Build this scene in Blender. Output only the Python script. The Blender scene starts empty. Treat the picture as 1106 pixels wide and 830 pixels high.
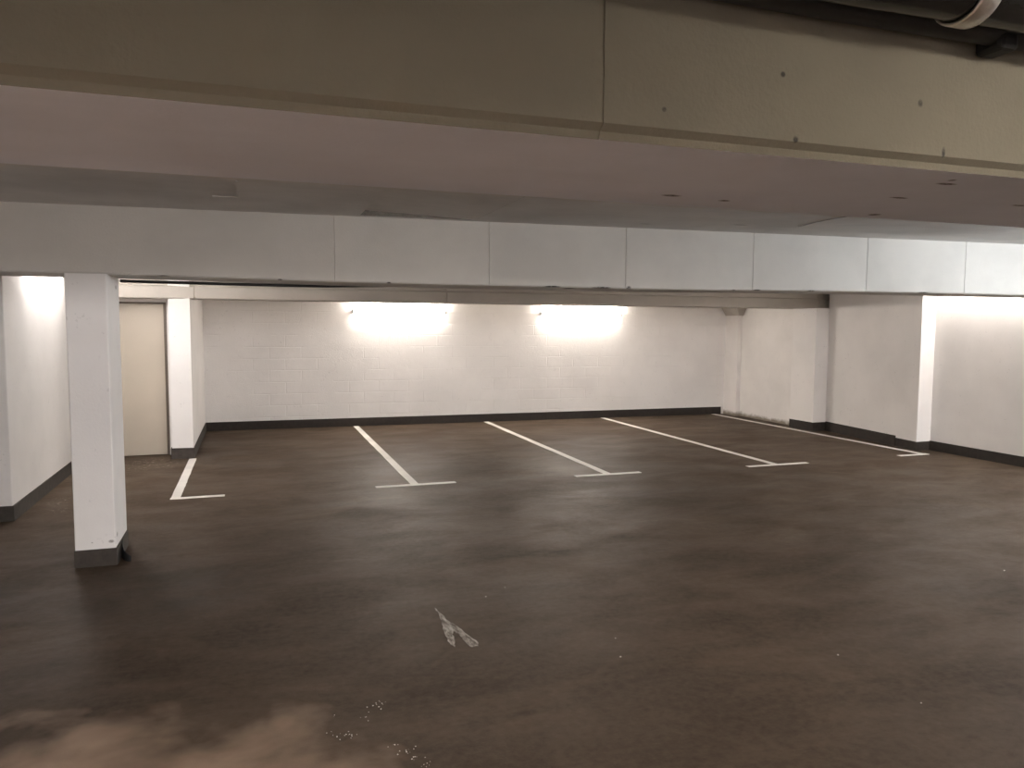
import bpy, bmesh, math, random
from mathutils import Vector, Matrix

random.seed(7)
SC = bpy.context.scene
COL = SC.collection

# ------------------------------------------------------------------ materials
def new_mat(name):
    m = bpy.data.materials.new(name)
    m.use_nodes = True
    nt = m.node_tree
    nt.nodes.clear()
    out = nt.nodes.new('ShaderNodeOutputMaterial')
    b = nt.nodes.new('ShaderNodeBsdfPrincipled')
    nt.links.new(b.outputs[0], out.inputs[0])
    return m, nt, b

class G:
    """small node-graph helper"""
    def __init__(self, nt):
        self.nt = nt
        self.tc = nt.nodes.new('ShaderNodeTexCoord').outputs['Object']
    def link(self, a, b):
        self.nt.links.new(a, b)
    def mapped(self, scale=(1, 1, 1), rot=(0, 0, 0), loc=(0, 0, 0)):
        n = self.nt.nodes.new('ShaderNodeMapping')
        n.inputs['Scale'].default_value = scale
        n.inputs['Rotation'].default_value = rot
        n.inputs['Location'].default_value = loc
        self.link(self.tc, n.inputs[0])
        return n.outputs[0]
    def noise(self, scale, detail=5, rough=.6, vec=None, dist=0):
        n = self.nt.nodes.new('ShaderNodeTexNoise')
        n.inputs['Scale'].default_value = scale
        n.inputs['Detail'].default_value = detail
        n.inputs['Roughness'].default_value = rough
        n.inputs['Distortion'].default_value = dist
        self.link(vec if vec is not None else self.tc, n.inputs['Vector'])
        return n.outputs['Fac']
    def ramp(self, fac, lo, hi, a=0.0, b=1.0):
        n = self.nt.nodes.new('ShaderNodeMapRange')
        n.inputs['From Min'].default_value = lo
        n.inputs['From Max'].default_value = hi
        n.inputs['To Min'].default_value = a
        n.inputs['To Max'].default_value = b
        n.clamp = True
        self.link(fac, n.inputs['Value'])
        return n.outputs[0]
    def math(self, op, a, b=None):
        n = self.nt.nodes.new('ShaderNodeMath')
        n.operation = op
        for i, v in enumerate((a, b)):
            if v is None:
                continue
            if isinstance(v, (int, float)):
                n.inputs[i].default_value = v
            else:
                self.link(v, n.inputs[i])
        return n.outputs[0]
    def mix(self, fac, a, b):
        n = self.nt.nodes.new('ShaderNodeMix')
        n.data_type = 'RGBA'
        for sock, v in ((n.inputs[0], fac), (n.inputs[6], a), (n.inputs[7], b)):
            if isinstance(v, (int, float)):
                sock.default_value = v
            elif isinstance(v, tuple):
                sock.default_value = (*v, 1)
            else:
                self.link(v, sock)
        return n.outputs[2]
    def sep(self):
        n = self.nt.nodes.new('ShaderNodeSeparateXYZ')
        self.link(self.tc, n.inputs[0])
        return n.outputs
    def spots(self, pts):
        """mask that is 1 inside small soft ellipses: pts = (x, y, z, rx, ry, rz)"""
        tot = None
        for (x, y, z, rx, ry, rz) in pts:
            v = self.nt.nodes.new('ShaderNodeVectorMath'); v.operation = 'SUBTRACT'
            self.link(self.tc, v.inputs[0]); v.inputs[1].default_value = (x, y, z)
            d = self.nt.nodes.new('ShaderNodeVectorMath'); d.operation = 'DIVIDE'
            self.link(v.outputs[0], d.inputs[0]); d.inputs[1].default_value = (rx, ry, rz)
            l = self.nt.nodes.new('ShaderNodeVectorMath'); l.operation = 'LENGTH'
            self.link(d.outputs[0], l.inputs[0])
            m = self.ramp(l.outputs['Value'], .55, 1.1, 1, 0)
            tot = m if tot is None else self.math('MAXIMUM', tot, m)
        return tot
    def bump(self, bsdf, h, strength=.3, dist=.01):
        n = self.nt.nodes.new('ShaderNodeBump')
        n.inputs['Strength'].default_value = strength
        n.inputs['Distance'].default_value = dist
        self.link(h, n.inputs['Height'])
        self.link(n.outputs[0], bsdf.inputs['Normal'])

def paint_mat(name, col, var=.06, rough=.75, bump=.25, spots=None, spot_col=(.05, .045, .04),
              brick=False, dirt=None, mottled=0.0, specks=False):
    m, nt, b = new_mat(name)
    g = G(nt)
    n1 = g.noise(1.3, 4, .55)
    n2 = g.noise(14, 4, .6)
    dark = tuple(c * (1 - var * 2.2) for c in col)
    lite = tuple(min(1, c * (1 + var * .6)) for c in col)
    c = g.mix(g.ramp(n1, .35, .65), dark, lite)
    if mottled:
        st = g.noise(2.2, 6, .65, g.mapped((.5, 1.4, 1.4)))
        c = g.mix(g.ramp(st, .48, .72, 0, mottled), c, tuple(x * .55 for x in col))
    if specks:
        sp = g.noise(9, 2, .5)
        sp2 = g.noise(46, 2, .5)
        f = g.math('MULTIPLY', g.ramp(sp, .6, .66), g.ramp(sp2, .6, .66))
        c = g.mix(g.math('MULTIPLY', f, .22), c, tuple(x * .35 for x in col))
    if spots:
        edge = g.ramp(g.noise(60, 3, .6), .3, .55, .35, 1)
        c = g.mix(g.math('MULTIPLY', g.spots(spots), edge), c, spot_col)
    if dirt:
        z = g.sep()[2]
        wob = g.math('ADD', z, g.ramp(g.noise(6, 4, .6), .3, .7, -dirt * .5, dirt * .5))
        c = g.mix(g.ramp(wob, dirt * .5, dirt * 1.5, .85, 0), c, (.16, .125, .08))
    g.link(c, b.inputs['Base Color'])
    b.inputs['Roughness'].default_value = rough
    h = g.math('ADD', g.math('MULTIPLY', n2, .5), g.noise(70, 3, .6))
    if brick:
        bt = nt.nodes.new('ShaderNodeTexBrick')
        bt.inputs['Scale'].default_value = 1
        bt.inputs['Mortar Size'].default_value = .008
        bt.inputs['Mortar Smooth'].default_value = .6
        bt.inputs['Brick Width'].default_value = .5
        bt.inputs['Row Height'].default_value = .19
        bt.inputs['Color1'].default_value = (1, 1, 1, 1)
        bt.inputs['Color2'].default_value = (.9, .9, .9, 1)
        bt.inputs['Mortar'].default_value = (0, 0, 0, 1)
        g.link(g.mapped(rot=(math.radians(-90), 0, 0), loc=(0, 0, .05)), bt.inputs['Vector'])
        patch = g.ramp(g.noise(1.1, 3, .6), .46, .6)
        mort = g.math('MULTIPLY', g.math('SUBTRACT', bt.outputs['Color'], 1), g.math('MULTIPLY', patch, 2.2))
        h = g.math('ADD', h, mort)
        h = g.math('ADD', h, g.math('MULTIPLY', g.noise(3.2, 3, .5), 1.2))
    g.bump(b, h, bump, .008)
    return m

def flat_mat(name, col, rough=.5, metal=0.0, bump=.1, scale=40, var=.1):
    m, nt, b = new_mat(name)
    g = G(nt)
    n = g.noise(scale, 3, .6)
    g.link(g.mix(g.ramp(n, .3, .7), tuple(c * (1 - var) for c in col), tuple(min(1, c * (1 + var)) for c in col)), b.inputs['Base Color'])
    b.inputs['Roughness'].default_value = rough
    b.inputs['Metallic'].default_value = metal
    if bump:
        g.bump(b, n, bump, .003)
    return m

def lamp_mat(name, col, strength):
    m, nt, b = new_mat(name)
    b.inputs['Base Color'].default_value = (.8, .8, .8, 1)
    b.inputs['Emission Color'].default_value = (*col, 1)
    b.inputs['Emission Strength'].default_value = strength
    return m

def floor_mat():
    m, nt, b = new_mat('worn_asphalt_floor')
    g = G(nt)
    big = g.noise(.55, 4, .6, dist=.6)
    mid = g.noise(1.7, 6, .62, g.mapped((.6, 1.0, 1)), dist=.4)
    fine = g.noise(22, 5, .7)
    grain = g.noise(180, 3, .7)
    c = g.mix(g.ramp(big, .32, .68), FLOOR_DARK, FLOOR_LITE)
    c = g.mix(g.ramp(mid, .44, .62, 0, .65), c, FLOOR_STAIN)
    c = g.mix(g.ramp(g.noise(1.1, 5, .65, g.mapped((.7, 1.1, 1), loc=(3, 8, 0)), dist=.5), .52, .68, 0, .5), c, FLOOR_DUST)
    c = g.mix(g.ramp(g.noise(3.4, 5, .7, g.mapped((.45, 1.3, 1), loc=(5, 1, 0)), dist=.4), .5, .72, 0, .32), c, FLOOR_DUST)
    c = g.mix(g.ramp(g.noise(4.2, 5, .7, g.mapped((.4, 1.2, 1), loc=(1, 7, 0)), dist=.4), .52, .72, 0, .55), c, FLOOR_STAIN)
    c = g.mix(g.ramp(fine, .3, .75, 0, .22), c, (.20, .165, .13))
    c = g.mix(g.ramp(grain, .4, .8, 0, .3), c, (.03, .025, .02))
    # dark patch in front of the pillar foot, pale dust by the door and along the left wall
    edge = g.ramp(g.noise(5, 5, .65), .3, .62)
    c = g.mix(g.math('MULTIPLY', g.math('MULTIPLY', g.spots([(-.55, 5.2, 0, .75, .65, 1), (-1.9, 5.3, 0, .7, .5, 1)]), edge), .5), c, (.055, .047, .04))
    ch = g.ramp(g.noise(24, 5, .7), .56, .66)
    c = g.mix(g.math('MULTIPLY', g.math('MULTIPLY', g.spots([(-1.2, 10.0, 0, .45, .42, 1), (-1.78, 8.15, 0, .1, .22, 1), (-1.7, 7.75, 0, .1, .1, 1)]), ch), .75), c, (.55, .5, .45))
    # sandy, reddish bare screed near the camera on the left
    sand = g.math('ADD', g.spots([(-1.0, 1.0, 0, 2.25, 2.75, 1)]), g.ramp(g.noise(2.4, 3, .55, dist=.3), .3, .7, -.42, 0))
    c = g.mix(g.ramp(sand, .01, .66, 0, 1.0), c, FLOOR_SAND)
    g.link(c, b.inputs['Base Color'])
    g.link(g.ramp(mid, .3, .7, .42, .62), b.inputs['Roughness'])
    b.inputs['Specular IOR Level'].default_value = .04
    h = g.math('ADD', g.math('MULTIPLY', grain, .6), fine)
    g.bump(b, h, .35, .006)
    return m

def smear_mat():
    m, nt, b = new_mat('worn_white_smear')
    g = G(nt)
    n = g.noise(16, 6, .75, g.mapped((2.2, .7, 1), rot=(0, 0, .25)))
    c = g.mix(g.ramp(n, .40, .60), (.085, .064, .048), (.42, .38, .34))
    g.link(c, b.inputs['Base Color'])
    b.inputs['Roughness'].default_value = .85
    g.bump(b, n, .3, .004)
    return m

FLOOR_DARK = (.055, .0375, .0255)
FLOOR_LITE = (.090, .062, .043)
FLOOR_STAIN = (.042, .0285, .0195)
FLOOR_DUST = (.130, .093, .066)
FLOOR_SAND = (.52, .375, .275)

BEAM_SPOTS = [(1.20, 2.045, 2.09, .035, .016, .03), (1.40, 2.07, 2.09, .022, .013, .03), (1.86, 1.84, 2.09, .035, .012, .03),
              (1.80, 1.62, 2.09, .036, .014, .03), (1.77, 1.575, 2.09, .012, .012, .03), (2.33, 1.82, 2.09, .03, .012, .03), (2.06, 2.14, 2.09, .025, .02, .03),
              (.68, 1.45, 2.10, .035, .03, .02), (.74, 1.45, 2.11, .03, .02, .012), (.066, 1.44, 2.105, .025, .02, .012), (1.05, 1.45, 2.11, .03, .02, .014),
              (1.14, 1.47, 2.265, .007, .01, .007), (.84, 1.47, 2.16, .006, .01, .006), (1.54, 1.47, 2.24, .008, .01, .010), (1.18, 1.47, 2.125, .008, .01, .008),
              (1.62, 1.47, 2.13, .006, .01, .014), (1.95, 1.46, 2.11, .03, .02, .009)]
MID_SPOTS = [(-.58, 5.88, 2.025, .05, .03, .012), (.20, 5.88, 2.02, .02, .03, .010), (1.0, 5.88, 2.017, .02, .03, .010),
             (2.35, 5.88, 2.017, .08, .03, .010), (2.8, 5.88, 2.017, .10, .03, .012), (2.55, 6.0, 2.01, .05, .1, .02), (3.05, 5.88, 2.02, .025, .03, .02), (4.1, 5.88, 2.02, .03, .03, .01),
             (4.35, 5.88, 2.025, .05, .03, .012), (4.95, 5.88, 2.03, .05, .03, .012), (5.1, 6.2, 2.03, .02, .05, .03), (6.3, 5.88, 2.04, .08, .03, .01)]
CEIL_SPOTS = [(3.05, 5.6, 2.53, .06, .02, .05), (3.83, 5.42, 2.53, .08, .025, .05)]

M = dict(
    wall=paint_mat('white_wall_paint', (.81, .785, .765), .03, .8, .22, specks=True),
    brick=paint_mat('painted_block_wall', (.81, .785, .765), .03, .8, .55, brick=True, specks=True),
    dirty=paint_mat('stained_wall_paint', (.81, .785, .765), .04, .8, .22, dirt=.06, specks=True),
    pillar=paint_mat('pillar_paint', (.82, .80, .79), .03, .7, .15, specks=True, spots=[(.10, -.25, .06+.11, .02, .01, .012), (.125, -.18, .20, .01, .03, .02), (-.02, -.25, .17, .006, .01, .005), (.128, .12, 1.96, .01, .03, .02)], spot_col=(.3, .28, .26)),
    beam=paint_mat('front_beam_darkened', (.25, .228, .180), .07, .8, .2, spots=BEAM_SPOTS, mottled=.12),
    soffit=paint_mat('beam_soffit_lightened', (.76, .775, .85), .05, .8, .15, spots=BEAM_SPOTS, mottled=.1),
    mid=paint_mat('middle_beam_paint', (.70, .68, .65), .05, .8, .15, spots=MID_SPOTS, mottled=.1),
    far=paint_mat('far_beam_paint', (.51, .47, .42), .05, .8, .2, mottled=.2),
    ceil=paint_mat('ceiling_paint', (.66, .645, .625), .07, .85, .3, spots=CEIL_SPOTS, spot_col=(.3, .29, .28), mottled=.25),
    skirt=flat_mat('dark_skirting', (.022, .016, .012), .8, bump=.2, scale=18, var=.3),
    skirt_grey=flat_mat('grey_skirting', (.042, .034, .028), .8, bump=.2, scale=18, var=.25),
    door=paint_mat('beige_door_paint', (.47, .415, .34), .03, .5, .06),
    frame=flat_mat('brown_door_frame', (.11, .085, .065), .6),
    line=paint_mat('white_marking_paint', (.80, .77, .72), .1, .7, .3, specks=True),
    recess_edge=flat_mat('recess_edge_grey', (.23, .215, .195), .9, bump=.3, scale=25, var=.2),
    pipe=flat_mat('black_pipe', (.020, .0195, .019), .2, bump=.25, scale=9, var=.5),
    metal=flat_mat('brushed_steel', (.80, .78, .76), .38, 1.0, bump=.06, scale=60),
    cap=flat_mat('grey_plastic', (.36, .36, .36), .5),
    black=flat_mat('black_rubber_and_shade', (.012, .012, .012), .6),
    smear=smear_mat(),
    grit=flat_mat('pale_grit', (.75, .68, .60), .35, bump=0, var=.3),
    lamp=lamp_mat('lamp_diffuser', (1, .91, .815), 49),
    lamp_left=lamp_mat('lamp_diffuser_left', (1, .95, .92), 44),
    lamp_right=lamp_mat('lamp_diffuser_right', (1, .93, .87), 27),
    lamp_cool=lamp_mat('lamp_diffuser_cool', (.90, .96, 1), 135),
    fill_mid=lamp_mat('fill_diffuser_mid', (1, .94, .88), 12),
    fill_bay=lamp_mat('fill_diffuser_bay', (1, .90, .76), 28),
    fill_near=lamp_mat('fill_diffuser_near', (1, .90, .84), 3),
    fill_rear=lamp_mat('fill_diffuser_rear', (1, .95, .93), 205),
    floor=floor_mat(),
)

# ------------------------------------------------------------------ object helpers
def obj(name, bm, mat, parent=None, loc=None, rotz=0, smooth=False):
    me = bpy.data.meshes.new(name)
    bmesh.ops.recalc_face_normals(bm, faces=bm.faces)
    bm.to_mesh(me); bm.free()
    if smooth:
        for p in me.polygons:
            p.use_smooth = True
    me.materials.append(M[mat])
    o = bpy.data.objects.new(name, me)
    COL.objects.link(o)
    if parent:
        o.parent = parent
    if loc:
        o.location = loc
    o.rotation_euler.z = rotz
    return o

def tag(o, label, cat, group=None, kind=None):
    o['label'] = label; o['category'] = cat
    if group: o['group'] = group
    if kind: o['kind'] = kind
    return o

def empty(name, loc=(0, 0, 0), rotz=0):
    o = bpy.data.objects.new(name, None)
    o.empty_display_size = .1
    COL.objects.link(o); o.location = loc; o.rotation_euler.z = rotz
    return o

def add_box(bm, a, b, bev=0.0, segs=2):
    t = bmesh.new()
    bmesh.ops.create_cube(t, size=1)
    for v in t.verts:
        v.co = Vector([(a[i] + b[i]) / 2 + v.co[i] * (b[i] - a[i]) for i in range(3)])
    if bev:
        bmesh.ops.bevel(t, geom=t.edges[:], offset=bev, segments=segs, affect='EDGES', profile=.5)
    me = bpy.data.meshes.new('tmp'); t.to_mesh(me); t.free()
    bm.from_mesh(me); bpy.data.meshes.remove(me)
    return bm

def box(a, b, bev=0.0, segs=2):
    return add_box(bmesh.new(), a, b, bev, segs)

def prism(pts, z0, z1, bev=0.0):
    bm = bmesh.new()
    lo = [bm.verts.new((x, y, z0)) for x, y in pts]
    hi = [bm.verts.new((x, y, z1)) for x, y in pts]
    bm.faces.new(lo[::-1]); bm.faces.new(hi)
    n = len(pts)
    for i in range(n):
        bm.faces.new((lo[i], lo[(i + 1) % n], hi[(i + 1) % n], hi[i]))
    if bev:
        es = [e for e in bm.edges if abs(e.verts[0].co.z - e.verts[1].co.z) > .1]
        bmesh.ops.bevel(bm, geom=es, offset=bev, segments=2, affect='EDGES', profile=.5)
    return bm

def sweep_x(stations, prof):
    """stations: (x, dz_bottom, inset); prof(dz, inset, x) -> closed (y, z) loop"""
    bm = bmesh.new(); rings = []
    for (x, dz, ins) in stations:
        rings.append([bm.verts.new((x, y, z)) for y, z in prof(dz, ins, x)])
    for r0, r1 in zip(rings, rings[1:]):
        n = len(r0)
        for i in range(n):
            bm.faces.new((r0[i], r0[(i + 1) % n], r1[(i + 1) % n], r1[i]))
    bm.faces.new(rings[0]); bm.faces.new(rings[-1][::-1])
    return bm

def tube(pts, r, seg=12, caps=True):
    bm = bmesh.new(); rings = []
    pts = [Vector(p) for p in pts]
    for i, p in enumerate(pts):
        d = (pts[min(i + 1, len(pts) - 1)] - pts[max(i - 1, 0)]).normalized()
        up = Vector((0, 0, 1)) if abs(d.z) < .9 else Vector((0, 1, 0))
        a = d.cross(up).normalized(); b = a.cross(d).normalized()
        rr = r[i] if isinstance(r, (list, tuple)) else r
        rings.append([bm.verts.new(p + rr * (a * math.cos(t) + b * math.sin(t))) for t in [2 * math.pi * k / seg for k in range(seg)]])
    for r0, r1 in zip(rings, rings[1:]):
        for k in range(seg):
            bm.faces.new((r0[k], r0[(k + 1) % seg], r1[(k + 1) % seg], r1[k]))
    if caps:
        bm.faces.new(rings[0]); bm.faces.new(rings[-1][::-1])
    return bm

def interp(x, tab):
    if x <= tab[0][0]: return tab[0][1]
    for (x0, v0), (x1, v1) in zip(tab, tab[1:]):
        if x <= x1:
            t = (x - x0) / (x1 - x0)
            return v0 + (v1 - v0) * t
    return tab[-1][1]

def struct(name, bm, mat, label, cat, parent=None, **k):
    return tag(obj(name, bm, mat, parent, **k), label, cat, kind='structure')

def ceil_z(x):
    return 2.495 + .0085 * (x + .8)

def stations(x0, x1, joints, tab, w=.005, depth=.006):
    xs = {round(x0, 4): 0, round(x1, 4): 0}
    k = math.ceil(x0 * 2) / 2
    while k < x1:
        xs[round(k, 4)] = 0; k += .5
    for j in joints:
        for x in list(xs):
            if abs(x - j) < .03 and x not in (x0, x1):
                del xs[x]
        xs[round(j - w, 4)] = 0; xs[round(j - w * .6, 4)] = depth; xs[round(j + w * .6, 4)] = depth; xs[round(j + w, 4)] = 0
    return [(x, interp(x, tab), xs[x]) for x in sorted(xs)]

# ------------------------------------------------------------------ plan dimensions (metres)
XL, XR = -3.6, 8.89           # near side walls
YR = -7.2                     # wall behind the camera
HW = 2.66                     # walls run up to the slab

# ------------------------------------------------------------------ setting: floor, ceiling, walls
struct('floor', box((XL - .3, YR - .3, -.2), (XR + .5, 13.2, 0)), 'floor', 'dark brown worn asphalt floor of the garage', 'floor')

bm = bmesh.new()
lo = [bm.verts.new((x, y, ceil_z(x))) for x, y in ((XL - .3, YR - .3), (XR + .5, YR - .3), (XR + .5, 13.2), (XL - .3, 13.2))]
hi = [bm.verts.new((v.co.x, v.co.y, 2.8)) for v in lo]
# a shallow recess with darker grey sides: deep on its left side, running out to the right
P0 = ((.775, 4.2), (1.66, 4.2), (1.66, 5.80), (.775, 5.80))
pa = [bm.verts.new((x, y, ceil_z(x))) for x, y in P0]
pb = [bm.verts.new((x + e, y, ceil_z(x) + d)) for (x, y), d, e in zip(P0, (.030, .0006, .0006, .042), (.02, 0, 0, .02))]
recess_edge = []
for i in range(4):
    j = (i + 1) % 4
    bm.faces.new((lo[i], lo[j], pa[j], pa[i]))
    recess_edge.append(bm.faces.new((pa[i], pa[j], pb[j], pb[i])))
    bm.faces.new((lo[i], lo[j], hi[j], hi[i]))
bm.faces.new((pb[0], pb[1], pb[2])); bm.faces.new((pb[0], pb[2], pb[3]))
bm.faces.new(hi[::-1])
for f_ in recess_edge:
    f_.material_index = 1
ceiling = struct('ceiling', bm, 'ceil', 'grey painted concrete ceiling between the front and middle beams', 'ceiling')
ceiling.data.materials.append(M['recess_edge'])

# short seam scars on the ceiling slab
bm = bmesh.new()
add_box(bm, (-.072, 4.62, ceil_z(-.07) - .006), (-.060, 5.21, ceil_z(-.07) + .01))
add_box(bm, (-.22, 5.20, ceil_z(-.15) - .006), (-.060, 5.222, ceil_z(-.15) + .01))
obj('formwork_seam', bm, 'ceil', ceiling)
bm = tube([(4.36, 5.36, ceil_z(4.3)), (4.29, 5.05, ceil_z(4.3)), (4.285, 4.72, ceil_z(4.3))], .006, 6)
obj('ceiling_crack', bm, 'cap', ceiling)

# back wall, very slightly askew
def back_y(x):
    return 12.865 - (x + .73) * .0235
struct('wall_back', prism([(-.73, back_y(-.73)), (9.1, back_y(9.1)), (9.1, 13.1), (-.73, 13.1)], 0, HW), 'brick',
       'white painted block wall at the back behind the parking bays', 'wall')
struct('wall_partition', prism([(-.98, 10.33), (-.73, 10.30), (-.73, 13.1), (-.98, 13.1)], 0, HW), 'wall',
       'white wall end beside the beige door, bordering the leftmost bay', 'wall')
# door wall (header + slim reveals)
bm = box((-2.02, 10.66, 1.965), (-.98, 10.86, HW))
add_box(bm, (-2.02, 10.66, 0), (-1.955, 10.86, 1.965))
add_box(bm, (-1.035, 10.66, 0), (-.98, 10.86, 1.965))
struct('wall_door', bm, 'wall', 'short wall holding the beige door beyond the free-standing pillar', 'wall')
struct('wall_left', prism([(XL - .2, 7.46), (-1.975, 7.46), (-1.975, 10.9), (XL - .2, 10.9)], 0, HW, .008), 'wall',
       'white wall corner at the left edge with a lamp glow at its top', 'wall')
struct('wall_left_near', box((XL - .2, YR, 0), (XL, 7.46, HW)), 'wall', 'white wall of the near bay, out to the left', 'wall')
struct('wall_rear', box((XL - .2, YR - .2, 0), (XR + .2, YR, HW)), 'wall', 'white wall behind the camera', 'wall')
struct('wall_right_near', box((XR, YR, 0), (XR + .3, 8.06, HW)), 'wall', 'white wall at the right edge, washed by a lamp above', 'wall')
struct('wall_right_pier', prism([(8.645, 8.06), (9.19, 8.06), (9.19, 10.12), (8.885, 10.12)], 0, HW, .006), 'wall',
       'white wall block jutting out on the right, its near end brightly lit', 'wall')
struct('wall_right_pilaster', prism([(8.63, 10.10), (9.1, 10.10), (9.1, 10.64), (8.60, 10.64)], 0, 2.0, .006), 'wall',
       'white pilaster under the right end of the far beam', 'pilaster')
struct('wall_right_far', box((8.745, 10.64, 0), (9.1, 12.30, HW)), 'dirty', 'white wall panel with a dirty foot in the far right bay', 'wall')
struct('wall_right_corner', prism([(8.66, 12.24), (9.1, 12.24), (9.1, 12.75), (8.66, 12.75)], 0, HW, .01), 'dirty',
       'narrow white pilaster in the far right corner', 'pilaster')
# plaster haunch at the head of the corner pilaster
bm = bmesh.new()
t_ = [bm.verts.new(p) for p in ((8.55, 12.10, 2.06), (8.75, 12.10, 2.06), (8.75, 12.64, 2.06), (8.55, 12.64, 2.06))]
b_ = [bm.verts.new(p) for p in ((8.63, 12.20, 1.90), (8.75, 12.20, 1.90), (8.75, 12.64, 1.90), (8.655, 12.64, 1.90))]
bm.faces.new(t_); bm.faces.new(b_[::-1])
for i in range(4):
    bm.faces.new((t_[i], t_[(i + 1) % 4], b_[(i + 1) % 4], b_[i]))
struct('trim_1', bm, 'far', 'small tapered plaster haunch on top of the far corner pilaster', 'haunch')

# ------------------------------------------------------------------ beams
MID_TAB = [(-3.8, 2.034), (-.85, 2.034), (.58, 2.016), (1.74, 2.013), (3.4, 2.015), (5.4, 2.037), (7.66, 2.042), (9.1, 2.045)]
def mid_prof(dz, ins, x):
    y0, y1 = 5.872 + ins, 6.375
    c = .012
    z = dz
    return [(y0, 2.62), (y0, z + c), (y0 + c, z), (y1 - c, z - .004), (y1, z + c), (y1, 2.62)]
struct('beam_middle', sweep_x(stations(XL - .1, XR + .2, (.59, 1.80, 3.015, 4.295, 5.585, 6.83), MID_TAB, .0045, .007), mid_prof), 'mid',
       'long pale concrete beam across the middle carried by the free-standing pillar', 'beam')

FR_TAB = [(-4, 2.089), (9, 2.092)]
def fr_prof(dz, ins, x):
    y0, y1 = 1.47 - ins, 2.22
    c = .030
    z = dz
    return [(y0, 2.62), (y0, z + c), (y0 + .018, z + c * .55), (y0 + .022, z), (y1 - .01, z), (y1, z + .01), (y1, 2.62)]
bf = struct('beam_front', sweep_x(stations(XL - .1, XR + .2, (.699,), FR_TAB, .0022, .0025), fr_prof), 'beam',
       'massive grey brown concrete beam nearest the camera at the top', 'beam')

bf.data.materials.append(M['soffit'])  # face coloured dark and underside pale to balance their brightness
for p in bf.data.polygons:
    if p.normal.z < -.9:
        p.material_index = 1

FAR_TAB = [(-2, 2.006), (9.2, 1.998)]
def far_prof(dz, ins, x):
    y0, y1 = 10.30 + ins, 10.82 - ins
    z = dz + ins
    return [(y0 + .03, 2.62), (y0 + .03, 2.165), (y0, 2.150), (y0, z + .01), (y0 + .01, z), (y1, z), (y1, 2.62)]
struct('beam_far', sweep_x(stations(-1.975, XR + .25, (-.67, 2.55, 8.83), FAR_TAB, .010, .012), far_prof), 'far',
       'concrete beam over the front of the parking bays under the two lamps', 'beam')

def rear_prof(dz, ins, x):
    return [(-2.93, 2.62), (-2.93, dz), (-2.43, dz), (-2.43, 2.62)]
struct('beam_rear_shade', sweep_x([(XL - .1, 2.03, 0), (XR + .2, 2.03, 0)], rear_prof), 'mid', 'unseen concrete beam added behind the camera to shade the front beam', 'beam')  # unseen beam added to keep rear light off the front beam

# ------------------------------------------------------------------ free-standing pillar with peeling skirting
pil = empty('pillar', (-1.066, 6.12, 0))
tag(pil, 'free-standing white square pillar with dark skirting under the middle beam', 'pillar')
pil['kind'] = 'structure'
bm = prism([(-.128, -.25), (.128, -.25), (.128, .25), (-.128, .25)], 0, 2.034, .008)
bmesh.ops.subdivide_edges(bm, edges=[e for e in bm.edges if abs(e.verts[0].co.z - e.verts[1].co.z) > .5], cuts=6)
obj('shaft', bm, 'pillar', pil)
obj('skirting', prism([(-.134, -.257), (.135, -.257), (.135, .257), (-.134, .257)], 0, .122, .006), 'skirt_grey', pil)
# loose flap of skirting curling off the right side
bm = bmesh.new()
N = 14; rows = []
for i in range(N + 1):
    t = i / N
    a = math.radians(90 * t)
    x = .136 + .075 * (1 - math.cos(a)) ; y = .02 - .20 * math.sin(a) * .9 - .04
    h = .115 - .075 * t
    rows.append([bm.verts.new((x + .004 * s, y, z)) for s, z in ((0, 0.0), (0, h), (1, h), (1, 0.0))])
for r0, r1 in zip(rows, rows[1:]):
    for k in range(4):
        bm.faces.new((r0[k], r0[(k + 1) % 4], r1[(k + 1) % 4], r1[k]))
bm.faces.new(rows[0]); bm.faces.new(rows[-1][::-1])
fl = obj('skirting_flap', bm, 'black', pil, smooth=False)
fl['label'] = 'loose black flap of skirting curling away'

# ------------------------------------------------------------------ baseboards
def strip(pts, h, t=.012, z0=0.0, side=1):
    """polyline skirting with thickness t to the given side of the path"""
    n = len(pts); P = [Vector((x, y)) for x, y in pts]; off = []
    for i in range(n):
        ns = []
        if i > 0: ns.append((P[i] - P[i - 1]).normalized())
        if i < n - 1: ns.append((P[i + 1] - P[i]).normalized())
        nn = [Vector((-d.y, d.x)) * side for d in ns]
        m = sum(nn, Vector((0, 0))).normalized()
        off.append(P[i] + m * (t / max(.4, m.dot(nn[0]))))
    bm = bmesh.new(); R = []
    for p, q in zip(P, off):
        R.append([bm.verts.new((p.x, p.y, z0)), bm.verts.new((p.x, p.y, h)), bm.verts.new((q.x, q.y, h)), bm.verts.new((q.x, q.y, z0))])
    for r0, r1 in zip(R, R[1:]):
        for k in range(4):
            bm.faces.new((r0[k], r0[(k + 1) % 4], r1[(k + 1) % 4], r1[k]))
    bm.faces.new(R[0]); bm.faces.new(R[-1][::-1])
    return bm

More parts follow.
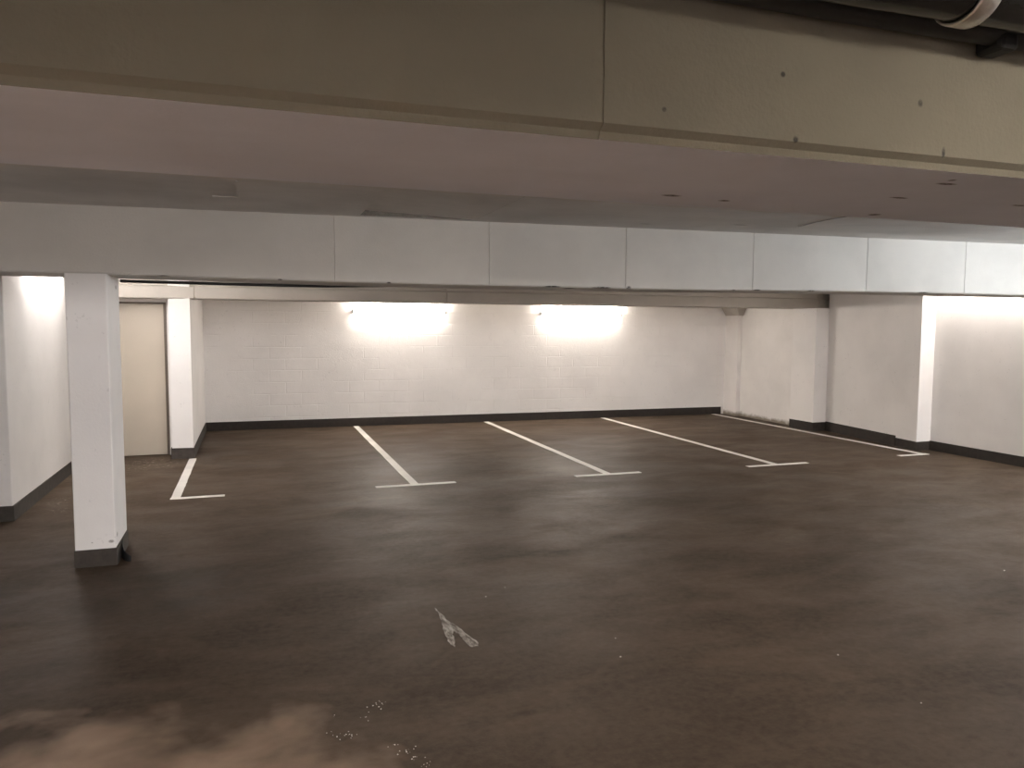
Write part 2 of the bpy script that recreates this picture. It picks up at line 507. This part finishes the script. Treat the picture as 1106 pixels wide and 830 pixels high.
struct('baseboard_back', strip([(-.72, back_y(-.72)), (8.6, back_y(8.6))], .138, .013, side=-1), 'skirt', 'dark skirting along the foot of the back wall', 'skirting')
struct('baseboard_partition', strip([(-.985, 10.6), (-.983, 10.325), (-.728, 10.295), (-.728, back_y(-.72) - .014)], .135, .010, side=-1), 'skirt_grey',
       'dark skirting around the wall end beside the door', 'skirting')
struct('baseboard_left', strip([(XL, 7.458), (-1.973, 7.458), (-1.973, 10.64)], .132, .011, side=-1), 'skirt_grey', 'dark skirting around the left wall corner', 'skirting')
struct('baseboard_right', strip([(XR - .001, YR), (XR - .001, 8.059)], .130, .012, side=1), 'skirt', 'dark skirting along the wall at the right edge', 'skirting')
struct('baseboard_pier', strip([(XR - .014, 8.058), (8.643, 8.058), (8.691, 8.47)], .122, .014, side=-1), 'skirt', 'lower dark skirting on the near end of the jutting right wall block', 'skirting')
struct('baseboard_right_far', strip([(8.690, 8.462), (8.882, 10.085)], .152, .012, side=1), 'skirt', 'taller dark skirting along the long side of the jutting right wall block', 'skirting')
struct('baseboard_pilaster', strip([(8.885, 10.098), (8.628, 10.098), (8.600, 10.64)], .140, .012, side=-1), 'skirt', 'dark skirting around the pilaster under the far beam', 'skirting')

# ------------------------------------------------------------------ door
door = empty('door_1', (-1.495, 10.66, 0))
tag(door, 'closed plain beige door between the free-standing pillar and the wall end', 'door'); door['kind'] = 'structure'
obj('door_leaf', box((-.425, .035, .006), (.425, .08, 1.945), .003), 'door', door)
bm = box((-.46, -.01, 0), (-.428, .10, 1.965), .002)
add_box(bm, (.428, -.01, 0), (.46, .10, 1.965), .002)
add_box(bm, (-.428, -.01, 1.948), (.428, .10, 1.965), .002)
fr = obj('door_frame', bm, 'frame', door)
fr['label'] = 'dark brown door frame'

# ------------------------------------------------------------------ parking bay markings
def marking(name, x, y0, y1, w, xa, xb, dx0, label):
    """long stroke from y0 (near) to y1 (wall); cross stroke from xa to xb at the near end"""
    r = empty(name, (x, y0, 0))
    tag(r, label, 'floor marking', 'white parking bay markings')
    bm = bmesh.new()
    Z0, Z1 = .0005, .003
    n = 24; rows = []
    for i in range(n + 1):
        t = i / n; y = (y1 - y0) * t
        j = lambda: random.uniform(-.004, .004)
        xm = dx0 * t
        rows.append([bm.verts.new(p) for p in ((xm - w / 2 + j(), y, Z0), (xm + w / 2 + j(), y, Z0), (xm + w / 2, y, Z1), (xm - w / 2, y, Z1))])
    for r0, r1 in zip(rows, rows[1:]):
        for k in range(4):
            bm.faces.new((r0[k], r0[(k + 1) % 4], r1[(k + 1) % 4], r1[k]))
    bm.faces.new(rows[0]); bm.faces.new(rows[-1][::-1])
    obj('bay_stripe', bm, 'line', r)
    bm = bmesh.new(); rows = []
    for i in range(11):
        t = i / 10; xx = xa - x + (xb - xa) * t
        j = lambda: random.uniform(-.003, .003)
        rows.append([bm.verts.new(p) for p in ((xx, -.075 + j(), Z0), (xx, -.002 + j(), Z0), (xx, -.002, Z1 + .0008), (xx, -.075, Z1 + .0008))])
    for r0, r1 in zip(rows, rows[1:]):
        for k in range(4):
            bm.faces.new((r0[k], r0[(k + 1) % 4], r1[(k + 1) % 4], r1[k]))
    bm.faces.new(rows[0]); bm.faces.new(rows[-1][::-1])
    obj('end_stroke', bm, 'line', r)

marking('bay_marking', -.738, 7.99, 10.27, .085, -.785, -.29, 0, 'white L-shaped bay line starting at the wall end beside the beige door')
marking('bay_marking', 1.608, 7.93, 12.79, .085, 1.19, 2.05, 0, 'white T-shaped bay line meeting the back wall under the left lamp')
marking('bay_marking', 3.835, 7.84, 12.74, .085, 3.42, 4.24, .03, 'white T-shaped bay line meeting the back wall between the two lamps')
marking('bay_marking', 6.087, 7.77, 12.68, .085, 5.66, 6.54, .0, 'white T-shaped bay line meeting the back wall right of the right lamp')
marking('bay_marking', 8.50, 7.83, 12.62, .085, 8.07, 8.56, -.08, 'white L-shaped bay line running along the right wall block and pilaster')

# ------------------------------------------------------------------ lamps
def make_lamp(mat):
    """wall batten lamp 1.55 m long; local x along the wall, y = 0 on the wall, -y into the room, z = 0 at its foot"""
    r = empty('wall_lamp')
    obj('mounting_plate', box((-.77, -.022, .03), (.77, 0, .15), .004), 'cap', r)
    bm = bmesh.new()
    prof = [(-.022, .150), (-.060, .155), (-.092, .140), (-.105, .105), (-.105, .050), (-.092, .018), (-.060, .004), (-.022, .010)]
    rings = []
    for x in (-.755, .755):
        rings.append([bm.verts.new((x, y, z)) for y, z in prof])
    n = len(prof)
    for i in range(n):
        bm.faces.new((rings[0][i], rings[0][(i + 1) % n], rings[1][(i + 1) % n], rings[1][i]))
    bm.faces.new(rings[0]); bm.faces.new(rings[1][::-1])
    obj('diffuser', bm, mat, r)
    for s in (-1, 1):
        x0, x1 = sorted((s * .756, s * .785))
        obj('end_cap', box((x0, -.100, .0), (x1, 0, .07), .008), 'cap', r)
    return r

def place_lamp(mat, loc, rotz, label):
    r = make_lamp(mat); r.location = loc; r.rotation_euler.z = rotz
    tag(r, label, 'lamp', 'wall lamps')
    return r
AY = math.atan(-.0235)
place_lamp('lamp', (2.35, back_y(2.35) - .001, 1.882), AY, 'glowing white tube lamp on the back wall, the left of the two')
place_lamp('lamp', (5.63, back_y(5.63) - .001, 1.872), AY, 'glowing white tube lamp on the back wall, the right of the two')
place_lamp('lamp_left', (-1.974, 8.85, 2.20), math.radians(90), 'tube lamp high on the left wall hidden behind the middle beam')
place_lamp('lamp_right', (XR - .001, 7.20, 2.16), math.radians(-90), 'tube lamp high on the right wall hidden behind the middle beam')
place_lamp('lamp_cool', (XR - .001, 3.6, 2.12), math.radians(-90), 'tube lamp on the right wall between the front and middle beams')
place_lamp('fill_mid', (1.6, 2.221, 2.20), math.radians(180), 'added unseen fill lamp on the back of the front beam near its middle')  # unseen fill added to light the pillar, middle beam and floor
lb = place_lamp('fill_bay', (2.75, .25, ceil_z(2.75) + .004), 0, 'added unseen fill lamp on the ceiling above and behind the camera, to its right')  # unseen fill added for the brightness gradient along the front beam
lb.rotation_euler.x = math.radians(90)
place_lamp('fill_near', (XL + .001, 1.6, 1.90), math.radians(90), 'added unseen fill lamp on the near left wall in the bay of the camera')  # unseen fill added to brighten the beam underside and left floor
for x_, w_ in ((1.0, 'left'), (4.0, 'middle'), (7.0, 'right')):
    place_lamp('fill_rear', (x_, YR + .001, 1.99), math.radians(180), 'added unseen fill lamp on the rear wall far behind the camera, the %s one of three' % w_)  # unseen fills added to light the pillar front from behind

# ------------------------------------------------------------------ pipe with clamp, dark gap strip
pp = empty('ceiling_pipe', (3, 1.318, 2.440))
tag(pp, 'glossy black pipe along the top of the front beam', 'pipe')
obj('pipe_run', tube([(-6.4 + .33 * i, 0, .004 * math.sin(i * 1.7)) for i in range(38)], .068, 28), 'pipe', pp, smooth=True)
cl = empty('pipe_clamp', (1.50, 1.318, 2.440))
tag(cl, 'shiny steel clamp around the black pipe', 'clamp')
bm = bmesh.new()
prof = [(-.026, .069), (-.026, .075), (-.022, .078), (.022, .078), (.026, .075), (.026, .069)]
S = 40; rings = []
for k in range(S):
    a = 2 * math.pi * k / S
    rings.append([bm.verts.new((x, r * math.cos(a), r * math.sin(a))) for x, r in prof])
for k in range(S):
    r0, r1 = rings[k], rings[(k + 1) % S]
    for i in range(6):
        bm.faces.new((r0[i], r0[(i + 1) % 6], r1[(i + 1) % 6], r1[i]))
obj('clamp_band', bm, 'metal', cl, smooth=True)
obj('clamp_hanger', tube([(0, 0, .078), (0, 0, .2)], .007, 10), 'metal', cl)

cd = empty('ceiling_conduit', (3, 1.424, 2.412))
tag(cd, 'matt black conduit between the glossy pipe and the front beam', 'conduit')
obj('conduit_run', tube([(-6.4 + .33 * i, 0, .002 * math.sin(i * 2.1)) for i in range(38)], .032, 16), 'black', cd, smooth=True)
obj('shadow_lump', box((-1.30, -.03, -.048), (-1.24, .045, .0), .012), 'black', cd)  # black lump standing in for a soft shadow blob near the clamp

cb = obj('dark_gap', tube([(-.93, 6.388, 2.014), (-.6, 6.388, 2.011), (-.2, 6.388, 2.008), (.2, 6.388, 2.006), (.6, 6.388, 2.008), (1.0, 6.388, 2.020), (1.4, 6.388, 2.035)], .012, 8), 'black', smooth=True)  # black strip put in for the shadowy gap below the beam edge
tag(cb, 'thin black strip for the dark gap along the lower edge of the middle beam beside the pillar', 'dark_gap')

# ------------------------------------------------------------------ paint smear and grit on the floor
sm = [(1.009, 4.375), (1.024, 4.26), (1.03, 4.17), (1.052, 4.09), (1.068, 4.03), (1.09, 3.93), (1.115, 3.80), (1.098, 3.765), (1.062, 3.765),
      (1.052, 3.86), (1.038, 3.96), (1.022, 4.00), (1.010, 3.94), (.998, 3.85), (.982, 3.79), (.965, 3.83), (.968, 3.93), (.975, 4.03), (.992, 4.12), (1.0, 4.22)]
bm = bmesh.new(); pts = []
for i, p in enumerate(sm):
    q = sm[(i + 1) % len(sm)]
    for k in range(4):
        t = k / 4
        pts.append((p[0] + (q[0] - p[0]) * t + random.uniform(-.005, .005), p[1] + (q[1] - p[1]) * t + random.uniform(-.006, .006)))
lo = [bm.verts.new((x, y, .0005)) for x, y in pts]
hi = [bm.verts.new((x, y, .002)) for x, y in pts]
bm.faces.new(hi); bm.faces.new(lo[::-1])
for i in range(len(pts)):
    bm.faces.new((lo[i], lo[(i + 1) % len(pts)], hi[(i + 1) % len(pts)], hi[i]))
tag(obj('paint_smear', bm, 'smear'), 'worn forked white paint smear on the open floor', 'paint smear')

bm = bmesh.new()
def chip(x, y, s):
    t = bmesh.ops.create_icosphere(bm, subdivisions=1, radius=s)
    for v in t['verts']:
        v.co = Vector((v.co.x * random.uniform(.6, 1.3) + x, v.co.y * random.uniform(.6, 1.3) + y, max(v.co.z * .6 + s * .4, .0005)))
for cx_, cy_, rx_, ry_, n in ((.328, 3.09, .035, .02, 12), (.29, 3.11, .02, .02, 4), (.49, 3.29, .035, .03, 11), (.53, 3.31, .02, .02, 4), (.435, 3.2, .02, .02, 4),
                         (.546, 2.90, .03, .03, 10), (.575, 2.83, .03, .02, 6), (.50, 2.95, .02, .02, 4), (.60, 2.78, .02, .02, 6), (.308, 3.265, .01, .01, 2)):
    for _ in range(n):
        chip(cx_ + random.gauss(0, rx_ * .6), cy_ + random.gauss(0, ry_ * .6), random.uniform(.001, .0036))
for x, y in ((1.76, 3.41), (1.84, 3.63), (2.837, 2.552), (4.96, 3.83), (2.845, 3.08), (1.52, 4.58), (1.354, 4.457)):
    chip(x, y, random.uniform(.003, .0055))
g_ = obj('grit', bm, 'grit')
tag(g_, 'scattered pale glinting grit on the near floor', 'grit', kind='stuff')

# ------------------------------------------------------------------ camera
f, pitch, yaw, roll = 822.483, .077281, .32837, -.0054374
cp, sp, cy, sy = math.cos(pitch), math.sin(pitch), math.cos(yaw), math.sin(yaw)
fwd = Vector((sy * cp, cy * cp, -sp)); right = Vector((cy, -sy, 0)); down = fwd.cross(right)
c, s = math.cos(roll), math.sin(roll)
r2 = c * right + s * down; d2 = -s * right + c * down
cam = bpy.data.cameras.new('camera'); co = bpy.data.objects.new('camera', cam); COL.objects.link(co)
mw = Matrix((( r2.x, -d2.x, -fwd.x, 0), (r2.y, -d2.y, -fwd.y, 0), (r2.z, -d2.z, -fwd.z, 1.70), (0, 0, 0, 1)))
co.matrix_world = mw
cam.sensor_width = 36; cam.sensor_fit = 'HORIZONTAL'; cam.lens = f / 1106 * 36
cam.clip_start = .02
SC.camera = co

w = bpy.data.worlds.new('world'); SC.world = w; w.use_nodes = True
w.node_tree.nodes['Background'].inputs[0].default_value = (0, 0, 0, 1)

SC.view_settings.view_transform = 'Standard'
SC.view_settings.look = 'None'
SC.view_settings.exposure = 0.5
SC.view_settings.gamma = 1
SC.view_settings.use_curve_mapping = False
SC.cycles.use_denoising = True
SC.cycles.max_bounces = 14
SC.cycles.diffuse_bounces = 10
